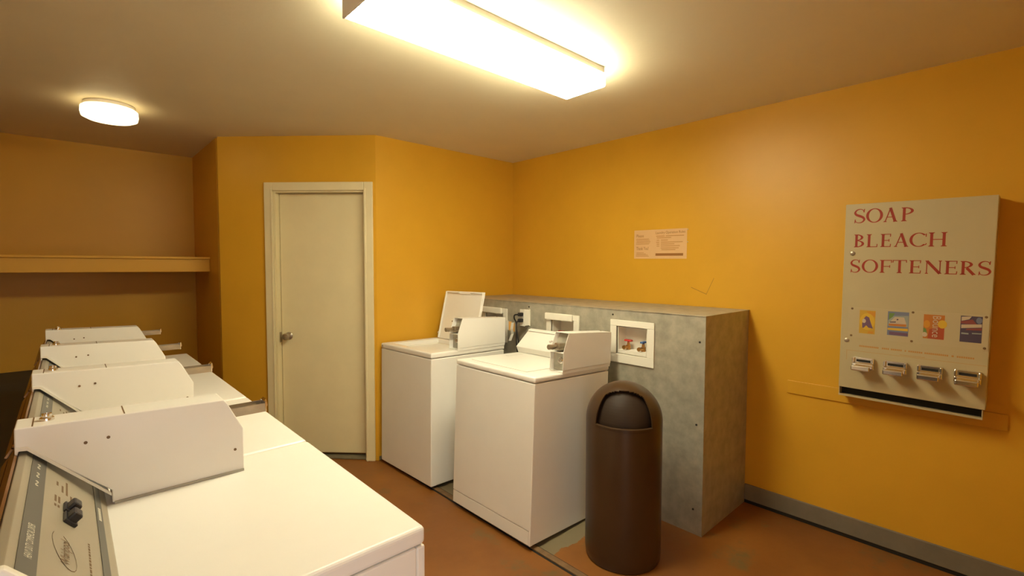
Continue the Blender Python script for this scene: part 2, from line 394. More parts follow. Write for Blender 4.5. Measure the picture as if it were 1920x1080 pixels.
# ---------------------------------------------------------------- washers (front faces -x; local x back, y away from the camera)
def washer(name_label, loc, rot, wd, dp, zs_, zt, lid_open, toe, rear_foot):
    w_ = thing('washing_machine', name_label, 'washing machine', loc, rot, 'coin washers against the chase')
    b0 = .030
    body = B()
    if toe:
        body.prism([(.016, b0), (dp-.004, b0), (dp-.004, zs_-.003), (.002, zs_-.003), (.002, .106), (.016, .106)], 'y', .002, wd-.002, .004, 3)
        body.box(.002, .022, .002, .014, b0, .112, .002)
        obj('cabinet', body, 'white', w_)
        obj('toe_panel', B().box(.003, .0155, .0155, wd-.003, b0, .1035, .002), 'white', w_)
    else:
        body.box(.002, dp-.004, .002, wd-.002, b0, zs_-.003, .006, 3); obj('cabinet', body, 'white', w_)
    for x, y, zb in ((.05, .05, 0), (.05, wd-.05, 0), (dp-.06, .05, rear_foot), (dp-.06, wd-.05, rear_foot)):
        obj('leveling_foot', B().cyl((x, y, (b0+zb)/2+.001), .018, max(b0-zb-.001, .004), 'z', 14), 'rubber', w_)
    lx0, lx1, ly0, ly1 = .062, .475, .125, .605
    top = B()
    if not lid_open:
        top.box(0, dp, 0, wd, zs_, zt, .011, 3)
    else:  # deck with the tub opening
        t = bmesh.new(); xs_ = (0, lx0+.01, lx1-.006, dp); ys_ = (0, ly0+.01, ly1-.01, wd); g = {}
        def q(x, y): return g.setdefault((x, y), t.verts.new((x, y, zs_)) if (x, y) not in g else None)
        for a, b_ in zip(xs_, xs_[1:]):
            for c, d in zip(ys_, ys_[1:]):
                if a == xs_[1] and c == ys_[1]: continue
                t.faces.new([g.get(k) or q(*k) for k in ((a, c), (b_, c), (b_, d), (a, d))])
        r_ = bmesh.ops.extrude_face_region(t, geom=t.faces[:])
        for e in r_['geom']:
            if isinstance(e, bmesh.types.BMVert): e.co.z = zt
        bmesh.ops.recalc_face_normals(t, faces=t.faces[:])
        ed = [e for e in t.edges if len(e.link_faces) == 2 and e.calc_face_angle(0) > .5]
        bmesh.ops.bevel(t, geom=ed, offset=.010, segments=3, profile=.5, affect='EDGES')
        top._merge(t)
    obj('top_panel', top, 'white', w_)
    if lid_open:
        ring = B(); cx, cy = (lx0+lx1)/2, (ly0+ly1)/2
        # sloping splash ring and tub wall below the opening
        N_ = 40; A = []; C = []; D = []; E_ = []
        for k in range(N_+1):
            a = 2*PI*k/N_; ca, sa = math.cos(a), math.sin(a); sq = max(abs(ca), abs(sa))
            A.append((cx+.204*ca/sq, cy+.236*sa/sq, zt-.004)); C.append((cx+.200*ca/sq, cy+.232*sa/sq, zt-.058)); D.append((cx+.19*ca, cy+.20*sa, zt-.075)); E_.append((cx+.19*ca, cy+.20*sa, zt-.42))
        ring.strip(A, C); obj('splash_ring', ring, 'white2', w_, True)
        obj('tub', B().strip(D, E_), 'tub', w_, True)
        obj('agitator', B().lathe([(0, -.06), (.035, -.07), (.045, -.12), (.05, -.25), (.09, -.36), (.12, -.40)], 24, Matrix.Translation((cx, cy, zt))), 'white2', w_, True)
        # raised lid leaning back on the console
        LM = Matrix.Translation((lx1+.004, ly0, zt+.004)) @ Matrix.Rotation(math.radians(12.5), 4, 'Y')
        lw, lh = ly1-ly0, .392; lid = B()
        lid.box(0, .010, 0, lw, 0, lh, .004, 3, LM)
        lo = obj('lid', lid, 'white', w_)
        rim = B()
        rim.box(-.014, -.0005, .002, .014, .004, lh-.004, .004, 2, LM).box(-.014, -.0005, lw-.014, lw-.002, .004, lh-.004, .004, 2, LM)
        rim.box(-.014, -.0005, .0145, lw*.33, lh-.016, lh-.004, .004, 2, LM).box(-.014, -.0005, lw*.62, lw-.0145, lh-.016, lh-.004, .004, 2, LM)
        rim.box(-.008, -.0005, lw*.33, lw*.62, lh-.024, lh-.012, .003, 2, LM)
        obj('lid_rim', rim, 'white', lo)
        pr = B()
        for y in (.33, .30, .27): pr.box(-.0009, -.0003, y, y+.012, .142, .152, mtx=LM)
        pr.box(-.0009, -.0003, .17, .245, .158, .162, mtx=LM)
        obj('lid_print', pr, 'print', lo)
    else:
        lid = B().box(lx0, lx1, ly0, ly1, zt+.0005, zt+.0045, .002)
        lo = obj('lid', lid, 'white', w_)
        obj('finger_notch', B().box(.33, .46, ly1-.045, ly1-.020, zt+.0047, zt+.0058, .0005), 'white', lo)
    # sloped console at the back, left of the coin box
    cy0, cy1 = .102, wd-.004
    prof = [(.530, zt+.0008), (.508, zt+.042), (.634, zt+.156), (.650, zt+.160), (.662, zt+.150), (.662, zt+.0008)]
    obj('console', B().prism(prof, 'y', cy0, cy1, .003), 'white', w_)
    d = Vector((.126, 0, .114)).normalized(); n = Vector((-d.z, 0, d.x))
    def cp(s, y, o): 
        p = Vector((.508, 0, zt+.042))+d*s+n*o; return (p.x, y, p.z)
    pan = B(); pan.strip([cp(.012, cy0+.008, .002), cp(.012, cy1-.012, .002)], [cp(.140, cy0+.008, .002), cp(.140, cy1-.012, .002)])
    obj('control_face', pan, 'white', w_)
    rm = B()
    R_ = Matrix.Rotation(-math.atan2(d.z, d.x), 4, 'Y')
    rm.box(.146, .162, cy0+.004, cy1-.008, 0, .010, .003, 2, Matrix.Translation((.508, 0, zt+.042)) @ R_)
    obj('console_rim', rm, 'white', w_)
    mk = B(); yl = (cy0+cy1)/2+.02
    mk.polys([[(.082, -.016), (.086, -.016), (.086, .018), (.082, .018)], [(.090, -.004), (.093, -.004), (.093, .022), (.090, .022)], [(.074, -.008), (.077, -.008), (.077, .010), (.074, .010)]], lambda s, y: cp(s, yl-y, .0026))
    obj('control_mark', mk, 'print', w_)
    # coin box on the near side
    cb = obj('coin_box', B().prism([(.215, zt+.013), (.215, zt+.112), (.256, zt+.216), (.657, zt+.201), (.657, zt+.013)], 'y', -.004, -.001, .0008)
               .prism([(.215, zt+.0008), (.215, zt+.112), (.256, zt+.216), (.657, zt+.201), (.657, zt+.0008)], 'y', .092, .095, .0008)
               .prism([(.256, zt+.2161), (.657, zt+.2011), (.657, zt+.1981), (.256, zt+.2131)], 'y', -.004, .095, .0008)
               .box(.653, .657, -.001, .092, zt+.001, zt+.198).box(.212, .5, -.001, .092, zt+.0008, zt+.004), 'white', w_)
    obj('meter_plate', B().box(.245, .250, -.0005, .0915, zt+.0045, zt+.108, .001).prism([(.250, zt+.112), (.288, zt+.208), (.292, zt+.207), (.254, zt+.111)], 'y', -.0005, .0915), 'galv', cb)
    obj('divider', B().box(.213, .250, -.0008, .0918, zt+.105, zt+.1095, .001), 'white', cb)
    sl = B().box(.205, .262, .022, .070, zt+.122, zt+.134, .002).box(.215, .275, .026, .066, zt+.1345, zt+.158, .004).box(.168, .206, .034, .062, zt+.126, zt+.132, .002)
    obj('coin_slide', sl, 'steel', cb)
    kb = B().cyl((.160, .048, zt+.140), .014, .020, 'x', 12).cyl((.172, .048, zt+.140), .010, .014, 'x', 12).cyl((.152, .048, zt+.146), .009, .010, 'x', 10).cyl((.185, .048, zt+.143), .009, .05, 'x', 12)
    obj('slide_knob', kb, 'steel', cb, True)
    obj('lock', B().lathe([(0, 0), (.017, 0), (.017, .006), (.011, .010), (.011, .016), (.006, .016), (.005, .010), (0, .010)], 20, Matrix.Translation((.245, .036, zt+.060)) @ Matrix.Rotation(-PI/2, 4, 'Y')), 'chrome', cb, True)
    obj('lock', B().lathe([(0, 0), (.006, 0), (.006, .004), (0, .006)], 14, Matrix.Translation((.615, .045, zt+.2025))), 'chrome', cb, True)
    obj('mount_flange', B().box(.216, .653, -.0025, -.0005, zt-.008, zt+.0125, .0005), 'white', cb)
    if lid_open: obj('screw', B().lathe([(0, 0), (.008, 0), (.007, .003), (0, .004)], 14, Matrix.Translation((-.0005, wd-.03, (zs_+zt)/2)) @ Matrix.Rotation(-PI/2, 4, 'Y')), 'steel', w_, True)
    return w_
washer('nearer white coin washer with closed lid beside the brown bin', (1.7217, 1.709, .001), (0, .0385, .0042), .679, .652, .8848, .9176, False, True, .022)
washer('white coin washer in the corner with its lid raised', (1.7185, 2.6254, .001), (-.012, .0166, .0103), .669, .6556, .882, .9196, True, False, .008)

# ---------------------------------------------------------------- dryers (front faces +x)
def make_dryer():
    d_ = thing('clothes_dryer', '', 'dryer', (.557, .8708, 0), (0, 0, 0), 'coin dryers in the left row')
    Wd, X0, zt, zs_ = .695, -.676, .928, .888
    obj('cabinet', B().box(X0, -.022, .002, Wd-.002, .030, zs_-.002, .004), 'white', d_)
    obj('top_panel', B().box(X0, 0, 0, Wd, zs_, zt, .011, 4), 'white', d_)
    fr = B().box(-.0215, -.001, .002, .046, .13, zs_-.003, .004).box(-.0215, -.001, Wd-.046, Wd-.002, .13, zs_-.003, .004).box(-.0215, -.001, .0465, Wd-.0465, .13, .20, .003)
    obj('front_frame', fr, 'white', d_)
    dr = obj('door', B().box(-.0205, .001, .0485, Wd-.0485, .2025, zs_-.006, .006, 3), 'white', d_)
    obj('door_handle', B().box(.0012, .016, .080, .20, zs_-.075, zs_-.055, .005), 'white2', dr)
    obj('toe_panel', B().box(-.0215, -.002, .004, Wd-.004, .030, .128, .003), 'white', d_)
    for x in (-.06, X0+.06):
        for y in (.05, Wd-.05): obj('leveling_foot', B().cyl((x, y, .0155), .018, .029, 'z', 14), 'rubber', d_)
    # console: front lip low, rising to the back
    fx_, bx_ = .052-.557, -.074-.557
    zf, zb = .935, 1.085
    cp0, cp1 = Vector((fx_, 0, zf)), Vector((bx_, 0, zb)); dd = (cp1-cp0); L_ = dd.length; dd.normalize(); nn = Vector((dd.z, 0, -dd.x))
    prof = [(fx_+.002, zt+.0006), (fx_, zf), (bx_, zb), (bx_-.012, zb+.001), (bx_-.040, zb-.045), (bx_-.046, zt+.0006)]
    obj('console', B().prism(prof, 'y', .028, Wd-.028, .0015), 'plate', d_)
    e = [(fx_+.014, zt+.0006), (fx_+.012, zf+.010), (bx_+.004, zb+.017), (bx_-.010, zb+.018), (bx_-.021, zb-.010), (bx_-.022, zt+.0006)]
    e2 = [(fx_+.010, zt+.0006), (fx_+.007, zf+.006), (bx_+.002, zb+.009), (bx_-.010, zb+.006), (bx_-.018, zb-.042), (bx_-.018, zt+.0006)]
    obj('console_end_cap', B().prism(e, 'y', .012, .0275, .003), 'white2', d_)
    obj('console_end_cap', B().prism(e2, 'y', Wd-.0275, Wd-.012, .003), 'white2', d_)
    def cq(s, y, o=0.0):
        p = cp0+dd*(s*L_)+nn*o; return Vector((p.x, y, p.z))
    y0, y1 = .030, Wd-.030
    def strip_(name, s0, s1, m, o=.0008):
        b_ = B(); t = bmesh.new()
        a = [cq(s0, y0, .0002), cq(s1, y0, .0002), cq(s1, y1, .0002), cq(s0, y1, .0002)]; c = [p+nn*o for p in a]
        va = [t.verts.new(p) for p in a]; vc = [t.verts.new(p) for p in c]
        t.faces.new(vc); t.faces.new(va[::-1])
        for i in range(4): t.faces.new((va[i], va[(i+1) % 4], vc[(i+1) % 4], vc[i]))
        bmesh.ops.recalc_face_normals(t, faces=t.faces[:]); b_._merge(t); return obj(name, b_, m, d_)
    strip_('control_plate', .245, .835, 'plate')
    up = strip_('dark_band', .770, .930, 'band', .0012); lo = strip_('dark_band', .085, .165, 'band', .0012)
    # chrome trim on the rear shoulder; its brown is the wall's reflection painted in
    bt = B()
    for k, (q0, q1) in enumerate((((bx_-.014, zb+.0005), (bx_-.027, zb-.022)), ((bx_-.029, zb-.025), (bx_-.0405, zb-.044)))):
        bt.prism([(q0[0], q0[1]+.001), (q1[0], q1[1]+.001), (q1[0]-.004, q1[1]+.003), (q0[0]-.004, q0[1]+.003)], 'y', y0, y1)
    obj('rear_trim', bt, 'trimreflect', d_)
    ux, uy = (0, 1, 0), tuple(dd)
    text('lettering', 'HEAVY DUTY COMMERCIAL DRYER', 'whiteprint', up, cq(.822, .113, .0016), ux, uy, .125, .0125)
    fl_ = B()
    for k in range(9): fl_.bm.faces.new([fl_.bm.verts.new(p) for p in (cq(.108, .44+.008*k, .0018), cq(.142, .44+.008*k, .0018), cq(.142, .4455+.008*k, .0018), cq(.108, .4455+.008*k, .0018))])
    obj('band_print', fl_, 'whiteprint', lo)
    for k, y in enumerate((.44, .49, .545)):
        ic = B(); c = cq(.855, y, .0018)
        for sg in (-1, 1):
            for j in range(8): pass
            pts = [(c + Vector((0, sg*.011, 0)) + Vector((0, .0035*math.cos(a), 0)) + dd*.0035*math.sin(a)) for a in [2*PI*j/8 for j in range(8)]]
            ic.bm.faces.new([ic.bm.verts.new(p) for p in pts])
        a, b_ = c+Vector((0, -.008, 0))+dd*.003, c+Vector((0, .008, 0))-dd*.003
        ic.bm.faces.new([ic.bm.verts.new(p) for p in (a-dd*.001, a+dd*.001, b_+dd*.001, b_-dd*.001)])
        obj('indicator_icon', ic, 'whiteprint', up)
    # script logo with its swoosh, and fine print
    text('logo', 'Whirlpool', 'print', d_, cq(.50, .155, .0012), ux, uy, .088, .017)
    sw = B(); A = []; C = []
    for k in range(17):
        a = 2*PI*(.08+.84*k/16); p = Vector((0, .205+.062*math.cos(a), 0)); q = cq(.545, 0, .0011)+dd*.019*math.sin(a)+dd*.20*(.062*math.cos(a))
        th = .0009; A.append((q.x, p.y, q.z-th)); C.append((q.x, p.y, q.z+th))
    sw.strip(A, C); obj('logo_swoosh', sw, 'print', d_)
    fp_ = B()
    def dash(s, ya, yb, h=.0055): fp_.bm.faces.new([fp_.bm.verts.new(p) for p in (cq(s, ya, .0012), cq(s+h/L_, ya, .0012), cq(s+h/L_, yb, .0012), cq(s, yb, .0012))])
    y = .20
    while y < .335:
        wdt = random.uniform(.006, .016); dash(.285, y-.05, y-.05+wdt, .004); y += wdt+.003
    for s, ya, yb in ((.62, .50, .525), (.56, .475, .515), (.51, .47, .55), (.46, .455, .48), (.635, .405, .440), (.595, .405, .440), (.635, .380, .393), (.60, .380, .393), (.40, .40, .43), (.345, .395, .425)): dash(s, ya, yb, .0045)
    obj('fine_print', fp_, 'print', d_)['kind'] = 'stuff'
    for ya in (.395, .345):
        kb = B(); R_ = Matrix.Rotation(math.atan2(dd.x, dd.z), 4, 'Y')
        base = cq(.50, ya, .0012); m_ = Matrix.Translation(base) @ Matrix(((nn.x, 0, dd.x, 0), (0, 1, 0, 0), (nn.z, 0, dd.z, 0), (0, 0, 0, 1)))
        kb.box(0, .020, -.016, .016, -.0095, .0095, .004, 2, m_).box(.0, .006, -.021, .021, -.0125, .0125, .001, 1, m_)
        obj('rocker_button', kb, 'black', d_)
    # coin box across the console at the far side
    by0, by1 = .583, .672
    o_ = .004
    u0, u1 = cq(0, 0, o_), cq(1, 0, o_)
    xf = .344-.557; zb_ = zt+.0025
    prof = [(xf, zb_), (xf, 1.046), (xf-.036, 1.120), (xf-.045, 1.133), (-.0915-.557, 1.144), (-.0925-.557, 1.066), (bx_-.012, zb+.009), (bx_+.001, zb+.009), (fx_+.012, .962), (fx_+.012, zb_)]
    cb = obj('coin_box', B().prism(prof, 'y', by0, by1, .0025), 'white', d_)
    # lighter flange that follows the console and the deck
    obj('foot_flange', B().box(fx_+.016, xf-.001, by0-.0035, by0-.0005, zt+.0006, zt+.0065), 'galv', cb)
    obj('edge_flange', B().prism([(bx_-.016, zb+.011), (bx_+.001, zb+.009), (fx_+.011, .950), (fx_+.011, .957), (bx_+.002, zb+.017), (bx_-.016, zb+.018)], 'y', by0-.004, by0-.0003), 'white2', cb)
    def ztop(x): return 1.133+(x-(xf-.045))*(1.144-1.133)/((-.0915-.557)-(xf-.045))
    for x in (.092-.557, -.064-.557):
        obj('top_seam', B().box(x-.0012, x+.0012, by0+.003, by1-.003, ztop(x)-.0015, ztop(x)+.0007), 'print', cb)
    lk = Matrix.Translation((-.042-.557, (by0+by1)/2+.002, ztop(-.042-.557)-.0005))
    obj('lock', B().lathe([(0, 0), (.013, 0), (.0125, .006), (.009, .009), (.009, .015), (.005, .0155), (.004, .010), (0, .010)], 20, lk), 'chrome', cb, True)
    for x, z in ((.021, 1.087), (.061, 1.090), (.323, .992)):
        obj('screw', B().cyl((x-.557, by0-.0008, z), .0035, .0025, 'y', 10), 'print', cb)
    # coin slide tray sticking out over the deck
    sx0, sx1, sy0, sy1, sz = xf-.03, .407-.557, .606, .652, 1.074
    s_ = B().box(sx0, sx1, sy0, sy1, sz, sz+.003).box(sx0, sx1, sy0, sy0+.003, sz+.003, sz+.024).box(sx0, sx1, sy1-.003, sy1, sz+.003, sz+.024)
    cs = obj('coin_slide', s_, 'steel', cb)
    obj('slide_end', B().box(sx1+.0003, sx1+.004, sy0, sy1, sz, sz+.028).prism([(sx1+.004, sz+.006), (sx1+.010, sz+.014), (sx1+.006, sz+.034), (sx1+.001, sz+.028)], 'y', sy0+.012, sy1-.004), 'chrome', cs)
    obj('coin_carrier', B().box(sx0, sx1-.012, sy0+.005, sy1-.005, sz+.0035, sz+.016, .002).cyl((sx1-.035, (sy0+sy1)/2, sz+.0165), .012, .002, 'z', 16), 'steel', cs)
    return d_
PITCH = .7012
labels = ['white coin dryer nearest the camera at lower left, whole control panel showing',
          'white coin dryer second from the camera, right behind the nearest one',
          'white coin dryer third from the camera in the left row',
          'white coin dryer farthest from the camera, last in the left row']
d0 = make_dryer(); d0['label'] = labels[0]
for k in range(1, 4):
    c = copy_tree(d0); c.location.y = .8708+PITCH*k; c['label'] = labels[k]

# ---------------------------------------------------------------- brown domed bin
bn = thing('trash_bin', 'tall brown plastic trash bin with domed top and swing flap', 'trash bin', (2.081, 1.385, 0))
R0 = .1915; facing = math.atan2(-1.380, -2.084); zc = .712; NR = 18
FM = Matrix.Rotation(facing, 4, 'Z')
obj('bin_body', B().lathe([(0, .001), (R0*.955, .001), (R0*.98, .010), (R0, .05), (R0, .35), (R0, .697), (R0-.005, .697), (R0-.005, .40)], 72), 'bin', bn, True)
rows = [.6975, .7145]+[.7145+.164*k/40 for k in range(1, 41)]+[.884, .892, .898, .902, .9035]
def rad(z, R=R0): return R if z <= zc else math.sqrt(max(R*R-(z-zc)**2, 0))
t = bmesh.new(); rings = []; SEG = 240
for z in rows:
    r_ = rad(z); rings.append([t.verts.new((r_*math.cos(2*PI*k/SEG), r_*math.sin(2*PI*k/SEG), z)) for k in range(SEG)] if r_ > .005 else [t.verts.new((0, 0, z))])
for i in range(len(rows)-1):
    for k in range(SEG):
        zm = (rows[i]+rows[i+1])/2; th = abs(((k+.5)/SEG*2*PI+PI) % (2*PI)-PI)
        half = math.radians(45)*(1 if zm < .846 else math.sqrt(max(1-((zm-.846)/.0325)**2, 0)))
        if .7145 < zm < .8786 and th < half: continue
        k2 = (k+1) % SEG
        if len(rings[i+1]) == 1: t.faces.new((rings[i][k], rings[i][k2], rings[i+1][0]))
        else: t.faces.new((rings[i][k], rings[i][k2], rings[i+1][k2], rings[i+1][k]))
bmesh.ops.recalc_face_normals(t, faces=t.faces[:])
bmesh.ops.solidify(t, geom=t.faces[:], thickness=.006)
t.transform(FM); db = B(); db._merge(t)
dome = obj('dome_lid', db, 'bin', bn, True)
lipb = B(); A = []; C = []
for k in range(25):
    a = math.radians(-45+90*k/24); A.append(FM @ Vector(((R0+.003)*math.cos(a), (R0+.003)*math.sin(a), .7145))); C.append(FM @ Vector(((R0-.010)*math.cos(a), (R0-.010)*math.sin(a), .7165)))
lipb.strip(A, C); A2 = [p-Vector((0, 0, .006)) for p in A]; lipb.strip(A2, A)
obj('opening_lip', lipb, 'bin', dome, True)
fl = B(); ring = []
for z in [.70+.19*k/14 for k in range(15)]:
    r_ = max(rad(z, R0)-.024-.012*(z-.70)/.19, .01)
    ring.append([FM @ Vector((r_*math.cos(math.radians(-54+108*k/20)), r_*math.sin(math.radians(-54+108*k/20)), z)) for k in range(21)])
for a, b_ in zip(ring, ring[1:]): fl.strip(a, b_)
obj('swing_flap', fl, 'binflap', bn, True)

# ---------------------------------------------------------------- soap dispenser
DZ = .9613; WD = .5608
ds = thing('soap_dispenser', 'beige wall dispenser with red lettering and four chrome coin slides', 'vending machine', (XR, .6623, .8557), (.013, 0, 0))
def fxx(z): return -(.107+.0261*z/DZ)
obj('cabinet', B().prism([(-.001, 0), (-.001, DZ), (fxx(DZ), DZ), (fxx(0), 0)], 'y', -WD, 0, .003), 'disp', ds)
fs = math.hypot(1, .0261/DZ)
def dpt(u, z, o=.0006): return (fxx(z)-o, -u, z)
tr = B()
tr.box(fxx(0)+.004, -.001, -WD+.008, -.001, -.047, -.043).box(fxx(0)+.004, fxx(0)+.006, -WD+.008, -.001, -.0428, -.037)
tr.box(fxx(0)+.006, -.001, -.0045, -.001, -.0428, -.0005).box(fxx(0)+.006, -.001, -WD+.008, -WD+.0115, -.0428, -.0005)
obj('vend_tray', tr, 'disp', ds)
obj('tray_shade_block', B().box(-.055, -.002, -WD+.012, -.005, -.0428, -.0005), 'dark', ds)  # solid block; shade of the tray recess is its near-black colour
# serif capitals
def arc(cx, cy, rx, ry, a0, a1, th, tv, n=18):
    """crescent-like ring piece: horizontal thickness th, vertical tv."""
    out = []
    for k in range(n):
        q = []
        for a, io in ((a0+(a1-a0)*k/n, 0), (a0+(a1-a0)*(k+1)/n, 0), (a0+(a1-a0)*(k+1)/n, 1), (a0+(a1-a0)*k/n, 1)):
            a = math.radians(a); q.append((cx+(rx-th*io)*math.cos(a), cy+(ry-tv*io)*math.sin(a)))
        out.append(q)
    return out
def bar(x0, y0, x1, y1, w0, w1=None):
    w1 = w0 if w1 is None else w1; d = math.hypot(x1-x0, y1-y0); nx, ny = -(y1-y0)/d, (x1-x0)/d
    return [[(x0-nx*w0/2, y0-ny*w0/2), (x1-nx*w1/2, y1-ny*w1/2), (x1+nx*w1/2, y1+ny*w1/2), (x0+nx*w0/2, y0+ny*w0/2)]]
def serif(x, y, T_, t_, s, up):
    e = t_*.7*(1 if up else -1); f = t_*1.5*(1 if up else -1)
    return [[(x-T_/2-s, y), (x+T_/2+s, y), (x+T_/2+s, y+e*.6), (x+T_/2, y+f), (x-T_/2, y+f), (x-T_/2-s, y+e*.6)]]
def stem(x, h, T_, t_, s, y0=0): return bar(x, y0, x, h, T_)+serif(x, y0, T_, t_, s, True)+serif(x, h, T_, t_, s, False)
def glyph(c, w_, h):
    T_, t_, s = .165*h, .055*h, .085*h
    xl = s+T_/2
    if c == 'O': return arc(w_/2, h/2, w_/2, h/2+.01*h, 0, 360, T_*1.02, t_, 40)
    if c == 'C':
        g = arc(w_/2+.04*w_, h/2, w_/2+.04*w_, h/2+.01*h, 42, 318, T_*1.02, t_, 30)
        return g+bar(w_*.955, h*.70, w_*.955, h*.93, t_)+bar(w_*.93, h*.12, w_*.99, h*.24, t_)
    if c == 'S':
        P_ = [(.86, .80), (.80, .93), (.55, 1.0), (.24, .94), (.08, .76), (.20, .60), (.50, .50), (.80, .39), (.93, .23), (.78, .06), (.48, -.005), (.20, .05), (.10, .20)]
        Wd_ = [.05, .05, .055, .09, .14, .17, .19, .17, .14, .09, .055, .05, .05]
        pts = []
        for i in range(len(P_)-1):
            p0, p1, p2, p3 = P_[max(i-1, 0)], P_[i], P_[i+1], P_[min(i+2, len(P_)-1)]
            for k in range(5):
                u = k/5; f = lambda j: .5*(2*p1[j]+(p2[j]-p0[j])*u+(2*p0[j]-5*p1[j]+4*p2[j]-p3[j])*u*u+(3*p1[j]-p0[j]-3*p2[j]+p3[j])*u**3)
                pts.append((f(0)*w_, (f(1)*.97+.015)*h, (Wd_[i]*(1-u)+Wd_[i+1]*u)*h))
        out = []
        def nrm(i):
            a, b_ = pts[max(i-1, 0)], pts[min(i+1, len(pts)-1)]; d = math.hypot(b_[0]-a[0], b_[1]-a[1]); return (-(b_[1]-a[1])/d, (b_[0]-a[0])/d)
        for i in range(len(pts)-1):
            (x0, y0, a), (x1, y1, b_) = pts[i], pts[i+1]; n0, n1 = nrm(i), nrm(i+1); a *= .46; b_ *= .46
            out.append([(x0-n0[0]*a, y0-n0[1]*a), (x1-n1[0]*b_, y1-n1[1]*b_), (x1+n1[0]*b_, y1+n1[1]*b_), (x0+n0[0]*a, y0+n0[1]*a)])
        return out+bar(w_*.88, h*.74, w_*.92, h*.99, t_)+bar(w_*.07, h*.0, w_*.11, h*.26, t_)
    if c == 'A':
        return bar(w_*.14, 0, w_*.50, h, t_*1.2)+bar(w_*.48, h*1.0, w_*.84, 0, T_)+bar(w_*.26, h*.34, w_*.70, h*.34, t_)+serif(w_*.14, 0, t_, t_, s*.9, True)+serif(w_*.84, 0, T_*.8, t_, s*.8, True)
    if c == 'P': return stem(xl, h, T_, t_, s)+arc(xl, h*.735, w_-xl, h*.265, -90, 90, T_, t_)
    if c == 'B': return stem(xl, h, T_, t_, s*.8)+arc(xl, h*.76, (w_-xl)*.86, h*.24, -90, 90, T_*.95, t_)+arc(xl, h*.27, w_-xl, h*.27, -90, 90, T_, t_)
    if c == 'R': return stem(xl, h, T_, t_, s)+arc(xl, h*.745, (w_-xl)*.80, h*.255, -90, 90, T_, t_)+bar(xl+(w_-xl)*.30, h*.50, w_*.93, .0, T_*1.05)+serif(w_*.95, 0, T_*.5, t_, s*.5, True)
    if c == 'H': return stem(xl, h, T_, t_, s)+stem(w_-xl, h, T_, t_, s)+bar(xl, h*.50, w_-xl, h*.50, t_)
    if c == 'N': return stem(w_*.14, h, t_*1.1, t_, s*.8)+stem(w_*.88, h, t_*1.1, t_, s*.9, .02*h)+bar(w_*.14, h*.97, w_*.88, .02*h, T_*1.1)
    if c == 'L': return stem(xl, h, T_, t_, s)+bar(xl, t_/2, w_, t_/2, t_)+bar(w_*.97, 0, w_*.99, h*.24, t_)
    if c == 'T': return bar(w_/2, 0, w_/2, h, T_)+serif(w_/2, 0, T_, t_, s, True)+bar(0, h-t_/2, w_, h-t_/2, t_)+bar(w_*.02, h*.80, w_*.05, h, t_)+bar(w_*.98, h*.80, w_*.95, h, t_)
    if c in 'EF':
        g = stem(xl, h, T_, t_, s)+bar(xl, h-t_/2, w_*.98, h-t_/2, t_)+bar(xl, h*.50, w_*.84, h*.50, t_)+bar(w_*.96, h*.78, w_*.98, h, t_)+bar(w_*.84, h*.40, w_*.84, h*.60, t_*.9)
        return g+(bar(xl, t_/2, w_, t_/2, t_)+bar(w_*.97, 0, w_*1.0, h*.23, t_) if c == 'E' else [])
WORDS = {'SOAP': [(.038, .084, .8638, .9343), (.088, .157, .8633, .9333), (.158, .215, .8633, .9320), (.228, .275, .8633, .9300)],
 'BLEACH': [(.041, .085, .7398, .8053), (.094, .139, .7395, .8048), (.151, .192, .7398, .8043), (.204, .262, .7395, .8050), (.264, .328, .7390, .8053), (.334, .400, .7393, .8053)],
 'SOFTENERS': [(.031, .072, .6100, .6763), (.079, .147, .6105, .6763), (.153, .201, .6110, .6750), (.204, .259, .6110, .6750), (.268, .311, .6108, .6740), (.324, .388, .6105, .6730), (.396, .439, .6100, .6720), (.449, .499, .6095, .6715), (.509, .550, .6085, .6713)]}
for wd_, L_ in WORDS.items():
    b_ = B()
    for c, (ua, ub, za, zb_) in zip(wd_, L_):
        b_.polys(glyph(c, ub-ua, zb_-za), lambda u, v: dpt(ua+u, za+v+.0073*(ua+u)/WD*0))
    obj('lettering', b_, 'red', ds)
for u, z in ((.038, .709), (.028, .253)):
    obj('lock', B().lathe([(0, 0), (.011, 0), (.011, .003), (.008, .005), (0, .005)], 20, Matrix.Translation(dpt(u, z, 0)) @ Matrix.Rotation(-PI/2, 4, 'Y')), 'steel', ds, True)
# label strip with four product pictures
def plate(name, u0, u1, z0, z1, m, parent, o0, o1):
    b_ = B(); t = bmesh.new()
    a = [dpt(u0, z0, o0), dpt(u1, z0, o0), dpt(u1, z1, o0), dpt(u0, z1, o0)]; c = [dpt(u0, z0, o1), dpt(u1, z0, o1), dpt(u1, z1, o1), dpt(u0, z1, o1)]
    va = [t.verts.new(p) for p in a]; vc = [t.verts.new(p) for p in c]; t.faces.new(va[::-1]); t.faces.new(vc)
    for i in range(4): t.faces.new((va[i], va[(i+1) % 4], vc[(i+1) % 4], vc[i]))
    bmesh.ops.recalc_face_normals(t, faces=t.faces[:]); b_._merge(t); return obj(name, b_, m, parent)
lp = plate('label_window', .030, .556, .272, .430, 'card', ds, .0003, .0022)
for u, z in ((.047, .422), (.292, .422), (.545, .422), (.047, .281), (.292, .281), (.545, .281)):
    obj('rivet', B().lathe([(0, 0), (.0055, 0), (.004, .002), (0, .0025)], 12, Matrix.Translation(dpt(u, z, .0022)) @ Matrix.Rotation(-PI/2, 4, 'Y')), 'print', lp, True)
